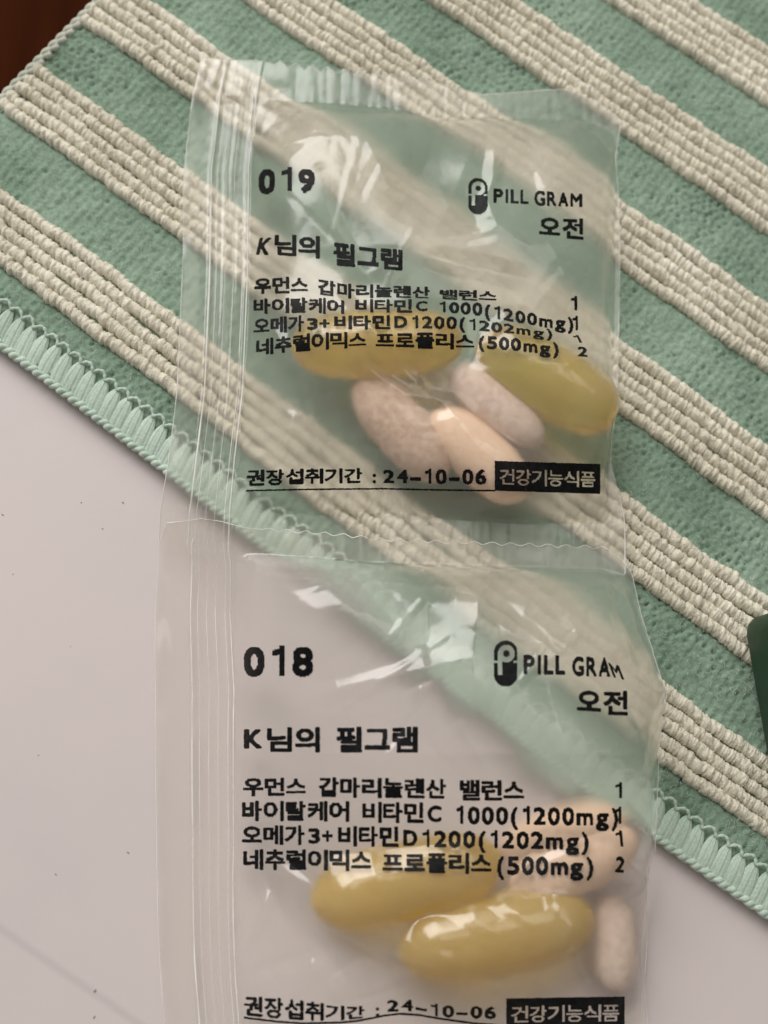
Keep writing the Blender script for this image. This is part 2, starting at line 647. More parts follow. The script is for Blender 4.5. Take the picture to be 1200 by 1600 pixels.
mk('chain_thread', *tube(P, 0.24 + 0.05 * np.sin(us * 9), 7), M_THREAD, towel)
parts = []
for sgn, off in ((1, 0.0), (-1, math.pi)):
    w = us * 2 * math.pi / PITCH_S
    vv = vb_ + (0.10 + 0.24 * np.sin(w + off)) / TP
    P = np.concatenate([towel_xy(us, vv), (1.9 + 0.34 * np.cos(w + off))[:, None]], 1)
    parts.append(tube(P, 0.42 + 0.10 * np.sin(w * 2 + off), 7))
mk('outer_thread', *join(parts), M_THREAD, towel)

# narrow rolled hem along the short edge
vs_ = np.arange(V_EDGE, V1, 0.006)
ys = vs_ * TP
parts = []
for off, du, rad, zc in ((0, 0.0, 0.55, 1.5), (math.pi, 0.85, 0.42, 2.1)):
    w = ys * 2 * math.pi / 1.75
    uu = U_EDGE + 0.25 + du + 0.20 * np.sin(w + off)
    P = np.concatenate([towel_xy(uu, vs_), (zc + 0.22 * np.cos(w + off))[:, None]], 1)
    parts.append(tube(P, rad + 0.13 * np.sin(w + off), 8))
mk('rolled_hem', *join(parts), M_HEM, towel)

# ------------------------------------------------------------------ pills
PILLS = {'019': [], '018': []}


def pill(sachet, name, p0, p1, rad, mat, label, cat, lift=0.0, flat=1.0, power=2.0, lift2=None, group=None):
    """a rounded oblong from p0 to p1 (photo pixels of its two end centres), radius in mm, lying on the sachet's back film"""
    rz = rad * flat
    z = 6.0
    l2 = lift if lift2 is None else lift2
    for _ in range(4):
        A, B = at(*p0, z if np.isscalar(z) else z[0]), at(*p1, z if np.isscalar(z) else z[1])
        z = (support(A[0], A[1]) + 0.2 + rz + lift, support(B[0], B[1]) + 0.2 + rz + l2)
    A, B = at(*p0, z[0]), at(*p1, z[1])
    ax = B - A
    Ln = np.linalg.norm(ax)
    ax /= Ln
    sd = np.cross([0, 0, 1.0], ax)
    sd /= np.linalg.norm(sd)
    up = np.cross(ax, sd)
    n, m = 40, 32
    tt = np.linspace(-1, 1, n)
    half = Ln / 2 + rad
    xs = half * np.sin(tt * math.pi / 2)
    rr = np.clip(1 - np.abs(xs / half) ** (2.0 * half / rad * 0.55 if power == 2 else power), 0, 1) ** (1 / 2.0)
    ang = np.arange(m) * 2 * math.pi / m
    C = (A + B) / 2
    V = C + xs[:, None, None] * ax + rr[:, None, None] * (rad * np.cos(ang)[None, :, None] * sd + rz * np.sin(ang)[None, :, None] * up)
    V = V.reshape(-1, 3)
    f = [(i * m + j, i * m + (j + 1) % m, (i + 1) * m + (j + 1) % m, (i + 1) * m + j) for i in range(n - 1) for j in range(m)]
    org = np.array([C[0], C[1], C[2] - rz])
    root = empty(name, org)
    prop(root, label, cat, group)
    o = mk('shell' if cat == 'softgel' else 'tablet_body', V, np.array(f), mat, root)
    if cat == 'softgel':                         # the moulded seam along a softgel
        th = np.linspace(0, 2 * math.pi, 120)
        x2 = half * np.cos(th) * 1.0
        r2 = np.clip(1 - np.abs(x2 / half) ** (2.0 * half / rad * 0.55), 0, 1) ** 0.5 * np.sign(np.sin(th))
        S = C + x2[:, None] * ax + (r2 * (rad + 0.02))[:, None] * sd
        mk('seam', *tube(S[:-1], 0.13, 5), mat, root)
    PILLS[sachet].append((A, B, rad, rz))
    return root


G19, G18 = 'pills in the sachet numbered 019', 'pills in the sachet numbered 018'
pill('019', 'softgel_capsule', (512, 545), (668, 538), 4.7, M_GEL, 'golden softgel capsule behind the product list of sachet 019, at the left', 'softgel', group=G19)
pill('019', 'softgel_capsule', (795, 563), (912, 630), 4.9, M_GEL, 'golden softgel capsule against the right edge of sachet 019', 'softgel', group=G19)
pill('019', 'oblong_tablet', (588, 628), (665, 712), 4.0, M_TAN, 'tan oblong tablet, leftmost of the three in sachet 019', 'tablet', flat=0.85, group=G19)
pill('019', 'oblong_tablet', (706, 676), (788, 748), 3.8, M_PEACH, 'peach oblong tablet ending above the black badge in sachet 019', 'tablet', lift=0.8, flat=0.85, group=G19)
pill('019', 'oblong_tablet', (738, 606), (812, 668), 3.8, M_PALE, 'pale dusty tablet between the peach tablet and right softgel in sachet 019', 'tablet', lift=0.2, flat=0.85, group=G19)
pill('018', 'softgel_capsule', (550, 1396), (722, 1352), 4.9, M_GEL, 'upper golden softgel capsule just below the product list of sachet 018', 'softgel', group=G18)
pill('018', 'softgel_capsule', (684, 1474), (862, 1440), 4.9, M_GEL, 'lower golden softgel capsule above the date line of sachet 018', 'softgel', group=G18)
pill('018', 'oblong_tablet', (836, 1372), (944, 1322), 4.1, M_PEACH, 'peach oblong tablet under the dosage figures, nearer softgels of sachet 018', 'tablet', lift=1.0, flat=0.85, group=G18)
pill('018', 'oblong_tablet', (820, 1318), (926, 1283), 3.9, M_PEACH, 'peach oblong tablet behind the dosage figures, farther from softgels of sachet 018', 'tablet', flat=0.85, group=G18)
pill('018', 'oblong_tablet', (950, 1425), (956, 1508), 3.2, M_PALE, 'pale speckled tablet upright beside the lower softgel in sachet 018', 'tablet', flat=0.8, group=G18)

# ------------------------------------------------------------------ sachets
def seg_dist(x, y, p0, p1):
    dx, dy = p1[0] - p0[0], p1[1] - p0[1]
    L2 = dx * dx + dy * dy
    t = np.clip(((x - p0[0]) * dx + (y - p0[1]) * dy) / L2, 0, 1)
    return np.hypot(x - p0[0] - t * dx, y - p0[1] - t * dy), t


def smax(a, b, k):
    return 0.5 * (a + b + np.sqrt((a - b) ** 2 + k * k))


def build_sachet(num, S):
    """S holds outlines in photo pixels: left/right as (y,x), top/bottom and seal lines as (x,y)"""
    P0 = at(S['mid'][0], S['mid'][1], 4.0)
    root = empty('pill_sachet', (P0[0], P0[1], float(support(P0[0], P0[1]))))
    prop(root, S['label'], 'sachet', 'clear medicine sachets')
    # columns: fine across the ribbed seam, coarser elsewhere
    s_r0, s_r1 = S['rib_s']
    cols = np.concatenate([np.linspace(0, s_r0 - .01, 16), np.linspace(s_r0, s_r1, 64), np.linspace(s_r1 + .005, 1, 190)])
    rows = np.linspace(0, 1, 240)
    ss, tt = np.meshgrid(cols, rows)
    x = S['left'][0][1] + ss * (S['right'][0][1] - S['left'][0][1])
    y = None
    for _ in range(5):
        ya = interp(x, S['top'])
        yb = interp(x, S['bottom'])
        y = ya + tt * (yb - ya)
        x = interp(y, S['left']) + ss * (interp(y, S['right']) - interp(y, S['left']))
    # pinked (zigzag) upper edge
    zz = S['zig']
    tri = np.abs(((x / zz[0]) % 1.0) * 2 - 1) - 0.5
    m = np.clip(1 - tt / 0.02, 0, 1) * np.clip((x - zz[2]) / 20, 0, 1) * np.clip((zz[3] - x) / 20, 0, 1)
    y = y + tri * 2 * zz[1] * m
    W = at(x, y, 4.0)
    for _ in range(3):
        zb = support(W[..., 0], W[..., 1]) + S.get('lift', 0.0) * 1.0
        W = at(x, y, zb)
    X, Y = W[..., 0], W[..., 1]
    mmx = 1 / 10.2
    dl = (x - interp(y, S['ch_left'])) * mmx
    dr = (interp(y, S['ch_right']) - x) * mmx
    dt = (y - interp(x, S['ch_top'])) * mmx
    db = (interp(x, S['ch_bottom']) - y) * mmx

    def e(d, L):
        return 1 - np.exp(-np.clip(d, 0, None) / L)
    soft = e(dl, 5) * e(dr, 4) * e(dt, S['dome']) * e(db, 5)
    hard = e(dl, 1.2) * e(dr, 0.9) * e(dt, 1.5) * e(db, 1.2)
    F = interp(y, S['puff']) * soft * (1 + 0.18 * vnoise(X / 17, Y / 17, S['seed']))
    # draped over the pills
    lowest = np.zeros_like(F)
    for A, B, rad, rz in PILLS[num]:
        q_, t_ = seg_dist(X, Y, A, B)
        top = (A[2] + t_ * (B[2] - A[2])) - zb + 0.25
        k = 0.72 * rad
        circ = np.sqrt(np.clip(1 - (q_ / rad) ** 2, 0, 1)) * rz
        hk = rz * math.sqrt(1 - 0.72 ** 2)
        tent = np.where(q_ < k, top + circ, top + hk - (q_ - k) * 0.75)
        F = smax(F, tent * hard, 1.3 * hard * np.clip(1.6 - q_ / (2.2 * rad), 0, 1))
        lowest = np.maximum(lowest, np.where(q_ < rad, top + circ, 0))
    # crumple: broken, faceted folds
    g = np.zeros_like(F)
    r = np.random.default_rng(S['seed'])
    for k in range(130):
        cx, cy = r.uniform(x.min(), x.max()), r.uniform(y.min(), y.max())
        a = r.uniform(0, math.pi)
        ln_ = r.uniform(40, 150)
        p0 = (cx - math.cos(a) * ln_, cy - math.sin(a) * ln_)
        p1 = (cx + math.cos(a) * ln_, cy + math.sin(a) * ln_)
        d, t = seg_dist(x, y, p0, p1)
        w = r.uniform(14, 60)
        if k >= 70:                                # short sharp creases
            w = r.uniform(5, 12)
            g += r.choice([-1, 1]) * r.uniform(0.06, 0.16) * np.clip(1 - d / w, 0, 1) * np.sin(np.clip(t, 0.0, 1) * math.pi)
            continue
        g += r.choice([-1, 1]) * r.uniform(0.15, 0.45) * np.clip(1 - d / w, 0, 1) * np.sin(np.clip(t, 0.0, 1) * math.pi) ** 0.6
    F = F + g * soft ** 0.6 * S['crumple']
    for p0, p1, amp, w in S['folds']:
        d, t = seg_dist(x, y, p0, p1)
        F = F + amp * np.clip(1 - d / w, 0, 1) * np.sin(np.clip(t * 0.9 + 0.05, 0, 1) * math.pi) ** 0.5
    F = np.maximum(F, lowest)
    F = np.maximum(F, 0.12)
    # ribbed side seam and crimped cross seals
    xr = (ss - s_r0) / (s_r1 - s_r0)
    inr = (xr > 0) & (xr < 1)
    rib = np.where(inr, 0.06 * vnoise(xr * 11, y / 200, 8) + 0.28 * np.exp(-(xr / 0.07) ** 2) + 0.24 * np.exp(-((1 - xr) / 0.07) ** 2), 0)
    F = F + rib
    F = F + 0.7 * np.exp(-(ss / 0.025) ** 2) * (0.5 + 0.5 * vnoise(y / 60, y * 0, S['seed'] + 5))
    seal = np.clip(1 - np.clip(dt, 0, 9) / 0.8, 0, 1) + np.clip(1 - np.clip(db, 0, 9) / 0.8, 0, 1)
    F = F + np.clip(seal, 0, 1) * (0.06 + 0.04 * vnoise(x / 7.0, y / 60, S['seed'] + 2) + 0.14 * np.clip(vnoise(x / 40, y / 40, S['seed'] + 3), 0, 1))
    # the whole sachet lifts a little where it is not pressed flat
    V = np.stack([X, Y, zb + F], -1)
    faces = grid_faces(len(rows), len(cols), True)
    front = mk('front_film', V.reshape(-1, 3), faces, M_FILM, root)
    # back film on the towel
    bk = np.stack([X, Y, zb - 0.06 * np.clip(soft * 3, 0, 1)], -1)[::4, ::3]
    mk('back_film', bk.reshape(-1, 3), grid_faces(bk.shape[0], bk.shape[1]), M_BACK, root)
    # welded ribs along the side seam, their highlights painted white
    for xq, rad in ((0.0, 0.12), (0.18, 0.04), (0.40, 0.035), (0.62, 0.04), (0.85, 0.06), (0.98, 0.11)):
        ci = int(np.argmin(np.abs(cols - (s_r0 + xq * (s_r1 - s_r0)))))
        path = V[8:, ci].copy()
        path[:, 2] += 0.02
        mk('seal_rib', *tube(path[::2], rad * (1 + 0.3 * vnoise(np.arange(len(path[::2])) / 9., np.zeros(len(path[::2])), ci)), 6), M_RIB, root)
    # the film's cut edges as thin tubes, their bright glint painted white
    for path in (V[:, 0], V[:, -1], V[0, :]):
        pth = path[::2].copy()
        pth[:, 2] += 0.03
        mk('cut_edge', *tube(pth, 0.065 * (1 + 0.5 * vnoise(np.arange(len(pth)) / 5., np.zeros(len(pth)), 3)), 5), M_RIB, root)
    bvh = BVHTree.FromPolygons([tuple(p) for p in V.reshape(-1, 3)], [tuple(int(i) for i in f) for f in faces])
    return root, front, bvh


S19 = dict(
    mid=(640, 500), seed=3, puff=[(100, 8.0), (420, 8.0), (560, 7.0), (900, 6.5)], crumple=1.3,
    label='clear plastic sachet printed 019, the upper one, lying wholly on the towel',
    left=[(80, 318), (150, 302), (270, 288), (440, 285), (613, 277), (727, 263), (800, 252), (900, 246)],
    right=[(100, 966), (205, 968), (250, 961), (300, 966), (420, 968), (520, 966), (600, 964), (690, 956), (720, 953), (770, 966), (810, 975), (845, 976), (900, 976)],
    top=[(250, 130), (318, 92), (400, 97), (530, 112), (590, 118), (660, 126), (755, 150), (830, 144), (880, 141), (930, 158), (968, 190), (1000, 200)],
    bottom=[(240, 850), (380, 862), (600, 880), (976, 900)],
    ch_left=[(100, 392), (420, 390), (533, 387), (717, 372), (800, 368), (900, 366)],
    ch_right=[(100, 962), (300, 960), (690, 952), (740, 945), (820, 950), (900, 955)],
    ch_top=[(300, 150), (453, 157), (613, 173), (680, 183), (900, 192), (980, 205)],
    ch_bottom=[(240, 795), (380, 800), (650, 808), (980, 820)],
    dome=6.0, zig=(25.0, 5.0, 415, 690), rib_s=(0.062, 0.150),
    folds=[((548, 598), (625, 645), 0.5, 14), ((625, 645), (700, 655), 0.35, 16), ((470, 160), (420, 300), -0.5, 40), ((690, 190), (640, 330), -0.6, 60),
           ((740, 330), (765, 400), 0.4, 25), ((890, 190), (960, 260), 0.6, 22), ((880, 330), (962, 280), 0.5, 40), ((640, 430), (800, 470), -0.45, 22),
           ((850, 600), (930, 590), 0.3, 20), ((840, 700), (945, 800), 0.5, 25), ((760, 800), (850, 812), 0.4, 12), ((330, 145), (345, 100), 0.7, 14), ((420, 520), (455, 600), 0.5, 16), ((880, 690), (955, 715), 0.6, 18),
           ((930, 730), (900, 810), -0.5, 16), ((560, 230), (600, 330), 0.5, 40), ((800, 210), (850, 290), -0.5, 40), ((470, 640), (430, 740), 0.4, 30)],
)
S18 = dict(
    mid=(640, 1200), seed=12, puff=[(850, 13.0), (1180, 12.5), (1330, 8.0), (1700, 7.0)], crumple=1.8, lift=0.25,
    label='clear plastic sachet printed 018, the lower one, half on the white tabletop',
    left=[(800, 268), (850, 250), (960, 243), (1200, 244), (1350, 246), (1450, 248), (1500, 250), (1600, 258), (1800, 266)],
    right=[(800, 950), (855, 948), (880, 978), (897, 987), (960, 1001), (1040, 1026), (1085, 1041), (1110, 1034), (1160, 1030), (1240, 1027), (1330, 1023), (1370, 1011), (1480, 1010), (1540, 1006), (1600, 1012), (1800, 1020)],
    top=[(240, 822), (315, 811), (345, 815), (380, 825), (540, 837), (600, 844), (945, 856), (990, 890), (1050, 905)],
    bottom=[(240, 1690), (1100, 1700)],
    ch_left=[(800, 364), (1400, 366), (1700, 370)],
    ch_right=[(800, 985), (897, 982), (1085, 1036), (1240, 1020), (1330, 1016), (1480, 1002), (1700, 1005)],
    ch_top=[(240, 862), (400, 865), (600, 882), (945, 893), (1050, 915)],
    ch_bottom=[(240, 1625), (1100, 1630)],
    dome=4.5, zig=(29.0, 3.2, 400, 960), rib_s=(0.072, 0.155),
    folds=[((995, 1088), (1040, 1085), 1.2, 30), ((995, 1088), (945, 970), -0.9, 22), ((945, 970), (950, 900), -0.8, 20), ((985, 1225), (955, 1130), 0.6, 35),
           ((985, 1225), (1005, 1140), -0.5, 20), ((735, 920), (720, 1000), 0.9, 32), ((735, 920), (800, 990), -0.5, 30), ((722, 1000), (710, 1130), 0.6, 35),
           ((655, 950), (655, 1050), -0.6, 40), ((600, 900), (660, 960), 0.4, 30), ((400, 890), (385, 1000), 0.45, 18), ((425, 1385), (375, 1490), 0.6, 18),
           ((440, 1550), (560, 1490), 0.45, 40), ((950, 1400), (990, 1340), -0.5, 25), ((985, 1440), (975, 1560), 0.5, 18), ((520, 890), (540, 930), 0.5, 18), ((870, 1420), (850, 1480), 0.3, 14),
           ((1000, 1230), (1014, 1335), 0.6, 14), ((955, 1250), (1018, 1300), -0.5, 16), ((935, 1402), (1006, 1378), 0.6, 16), ((1002, 1470), (960, 1570), -0.5, 18),
           ((380, 1240), (372, 1430), 0.5, 12), ((395, 1320), (445, 1430), -0.5, 18), ((372, 1490), (455, 1590), 0.6, 26), ((560, 1480), (470, 1540), -0.4, 22),
           ((1020, 1000), (985, 1060), 0.6, 18), ((1030, 1120), (1000, 1200), 0.6, 16), ((930, 900), (975, 960), 0.6, 20), ((860, 930), (900, 1000), -0.6, 26),
           ((800, 1120), (860, 1200), 0.6, 40), ((690, 1080), (640, 1190), -0.5, 40)],
)
sach19, film19, bvh19 = build_sachet('019', S19)
sach18, film18, bvh18 = build_sachet('018', S18)

# ------------------------------------------------------------------ printing on the films
GR = 48                                        # raster cells per em
_gl = {}


def glyph(ch):
    """bitmap of one character from the built-in typeface: rows top-down, 1.6 em tall, baseline 1.15 em down"""
    if ch in _gl:
        return _gl[ch]
    cu = bpy.data.curves.new('glyph', 'FONT')
    cu.body = ch
    ob = bpy.data.objects.new('glyph', cu)
    col.objects.link(ob)
    dg = bpy.context.evaluated_depsgraph_get()
    me = ob.evaluated_get(dg).to_mesh()
    me.calc_loop_triangles()
    co = np.array([v.co[:2] for v in me.vertices]) if len(me.vertices) else np.zeros((0, 2))
    tris = [tuple(t.vertices) for t in me.loop_triangles]
    H, Wd = int(1.6 * GR), int(1.5 * GR)
    bm = np.zeros((H, Wd), bool)
    gx = (np.arange(Wd) + 0.5) / GR - 0.2
    gy = 1.15 - (np.arange(H) + 0.5) / GR
    for t in tris:
        a, b, c = co[list(t)]
        lo, hi = np.min([a, b, c], 0), np.max([a, b, c], 0)
        xi = np.where((gx >= lo[0]) & (gx <= hi[0]))[0]
        yi = np.where((gy >= lo[1]) & (gy <= hi[1]))[0]
        if len(xi) == 0 or len(yi) == 0:
            continue
        PX, PY = np.meshgrid(gx[xi], gy[yi])
        s1 = (b[0] - a[0]) * (PY - a[1]) - (b[1] - a[1]) * (PX - a[0])
        s2 = (c[0] - b[0]) * (PY - b[1]) - (c[1] - b[1]) * (PX - b[0])
        s3 = (a[0] - c[0]) * (PY - c[1]) - (a[1] - c[1]) * (PX - c[0])
        bm[np.ix_(yi, xi)] |= ((s1 >= 0) & (s2 >= 0) & (s3 >= 0)) | ((s1 <= 0) & (s2 <= 0) & (s3 <= 0))
    ob.evaluated_get(dg).to_mesh_clear()
    bpy.data.objects.remove(ob)
    bpy.data.curves.remove(cu)
    _gl[ch] = bm
    return bm


def one_bitmap():
    """a plain sans figure one: stem with a short flag"""
    bm = np.zeros((int(1.6 * GR), int(1.5 * GR)), bool)
    y0, y1 = int(0.42 * GR), int(1.15 * GR)
    bm[y0:y1, 22:25] = True
    for i in range(9):
        bm[y0 + 4 + i // 3:y0 + 7 + i // 3, 22 - i] = True
    return bm


def dilate(bm, r):
    out = bm.copy()
    n = int(math.ceil(r))
    for dy in range(-n, n + 1):
        for dx in range(-n, n + 1):
            if dx * dx + dy * dy <= r * r + 0.3:
                out |= np.roll(np.roll(bm, dy, 0), dx, 1)
    return out


ADV = {'m': 0.92, '(': 0.50, ')': 0.50, 'K': 0.74, 'C': 0.80, 'D': 0.76, 'g': 0.70, '+': 0.62, '-': 0.64, ':': 0.4, ' ': 0.45,
       'P': 0.72, 'I': 0.36, 'L': 0.62, 'G': 0.84, 'R': 0.74, 'A': 0.80, 'M': 0.95, '1': 0.62}


def line_bitmap(text, bold):
    """returns the bitmap and the rows of its upper and lower reference lines"""
    H = int(1.6 * GR)
    pad = int(0.4 * GR)
    adv = [ADV.get(c, 0.66 if ord(c) < 128 else 1.0) for c in text]
    Wt = int(sum(adv) * GR) + 2 * pad + GR
    bm = np.zeros((H, Wt), bool)
    x = pad
    ascii_ = all(ord(c) < 128 for c in text)
    for c, a in zip(text, adv):
        if c != ' ':
            g = one_bitmap() if c == '1' else glyph(c)
            cs = np.where(g.any(0))[0]
            gi = g[:, cs[0]:cs[-1] + 1]
            tgt = int(a * GR * (0.94 if ord(c) > 127 else 0.88))
            tgt = max(2, tgt - int(2 * bold))
            if c in '1I:()':
                tgt = min(tgt, int(gi.shape[1] * (1.0 if c != '1' else 1.1)))
            gi = gi[:, np.clip((np.arange(tgt) + 0.5) * gi.shape[1] / tgt, 0, gi.shape[1] - 1).astype(int)]
            x0 = int(x + (a * GR - tgt) / 2)
            bm[:, x0:x0 + tgt] |= gi
        x += a * GR
    if ascii_:
        top, bot = (1.15 - 0.73) * GR - bold * 0.6, 1.15 * GR + bold * 0.6
    else:
        top = bot = None
    bm = dilate(bm, bold)
    cs = np.where(bm.any(0))[0]
    rs = np.where(bm.any(1))[0]
    bm = bm[:, cs[0]:cs[-1] + 1]
    if top is None:
        top, bot = rs[0], rs[-1] + 1
    return bm, top, bot


def stamp(name, bm, top, bot, ctrl, front, bvh, shear=0.0, cell=0.85, smooth=True):
    """lay a bitmap on the film: its columns span ctrl's x range, its reference rows follow ctrl's (x, upper y, lower y)"""
    x0, x1 = ctrl[0][0], ctrl[-1][0]
    nc = max(2, int((x1 - x0) / cell))
    hgt = np.mean([c[2] - c[1] for c in ctrl])
    rows_per = (bot - top) / hgt * cell
    nr = int(bm.shape[0] / rows_per)
    ri = np.clip(((np.arange(nr) + 0.5) * rows_per).astype(int), 0, bm.shape[0] - 1)
    ci = np.clip(((np.arange(nc) + 0.5) * bm.shape[1] / nc).astype(int), 0, bm.shape[1] - 1)
    b = bm[np.ix_(ri, ci)]
    # worn print: a few dropped dots along the edges
    jj, ii = np.meshgrid(np.arange(nc), np.arange(nr))
    yy, xx = np.where(b)
    key = np.concatenate([yy * (nc + 1) + xx, yy * (nc + 1) + xx + 1, (yy + 1) * (nc + 1) + xx + 1, (yy + 1) * (nc + 1) + xx]).reshape(4, -1).T
    uq, inv = np.unique(key.ravel(), return_inverse=True)
    gy, gx = uq // (nc + 1), uq % (nc + 1)
    s = gx / nc
    px = x0 + s * (x1 - x0)
    # smooth guide lines
    cx = [c[0] for c in ctrl]
    yt = np.interp(px, cx, [c[1] for c in ctrl])
    yb = np.interp(px, cx, [c[2] for c in ctrl])
    rel = (gy * rows_per - top) / (bot - top)
    py = yt + rel * (yb - yt)
    px = px + shear * (0.5 - rel) * hgt
    # ragged dot edges
    px = px + 0.35 * vnoise(gx * 0.37 + x0, gy * 0.37, 41)
    py = py + 0.35 * vnoise(gx * 0.37 + x0, gy * 0.37, 42)
    d = rays(px, py)
    org = Vector((0, 0, CAM_Z))
    out = np.empty((len(px), 3))
    keep = np.ones(len(px), bool)
    for i in range(len(px)):
        dv = Vector(d[i]).normalized()
        hit = bvh.ray_cast(org, dv)
        if hit[0] is None:
            keep[i] = False
            out[i] = at(px[i], py[i], 5.0)
        else:
            out[i] = hit[0] - dv * 0.07
    f = inv.reshape(-1, 4)[:, ::-1]
    f = f[keep[f].all(1)]
    # vertices are in the sachet's own world frame; the film is parented without rotation
    return mk(name, out, f.copy(), M_INK, front)


def text(name, body, ctrl, front, bvh, bold=2.6, shear=0.0):
    bm, t, b = line_bitmap(body, bold)
    return stamp(name, bm, t, b, ctrl, front, bvh, shear)


def sd_capsule(x, y, cx, y0, y1, r):
    return np.hypot(x - cx, y - np.clip(y, y0 + r, y1 - r)) - r


def logo_bitmap():
    """an upright capsule: outlined upper half, solid lower half, with an open letter P standing in it"""
    W_, H_ = 80, 150
    y, x = np.mgrid[0:H_, 0:W_].astype(float)
    d = sd_capsule(x, y, 40, 1, 149, 39)
    bowl = np.hypot((x - 42), (y - 43))
    letter = ((bowl < 28) & (bowl > 11)) | ((x > 14) & (x < 30) & (y > 43) & (y < 112))
    ink = (d < 0) & ~letter
    ink &= ~((y > 66) & (y < 73) & ((x < 15) | (x > 64)))
    return ink


def badge_bitmap(w, h):
    bm, t, b = line_bitmap('건강기능식품', 1.0)
    t, b = int(t), int(b)
    bm = bm[t:b]
    out = np.ones((96, int(96 * w / h)), bool)
    H_, W_ = out.shape
    y0, y1, x0, x1 = int(H_ * 0.26), int(H_ * 0.80), int(W_ * 0.045), int(W_ * 0.955)
    yy = np.clip((np.arange(y1 - y0) * bm.shape[0] / (y1 - y0)).astype(int), 0, bm.shape[0] - 1)
    xx = np.clip((np.arange(x1 - x0) * bm.shape[1] / (x1 - x0)).astype(int), 0, bm.shape[1] - 1)
    out[y0:y1, x0:x1] &= ~bm[np.ix_(yy, xx)]
    return out


def rule(front, bvh, pts, th):
    bm = np.ones((8, 64), bool)
    return stamp('printed_rule', bm, 0, 8, [(x, y - th / 2, y + th / 2) for x, y in pts], front, bvh)


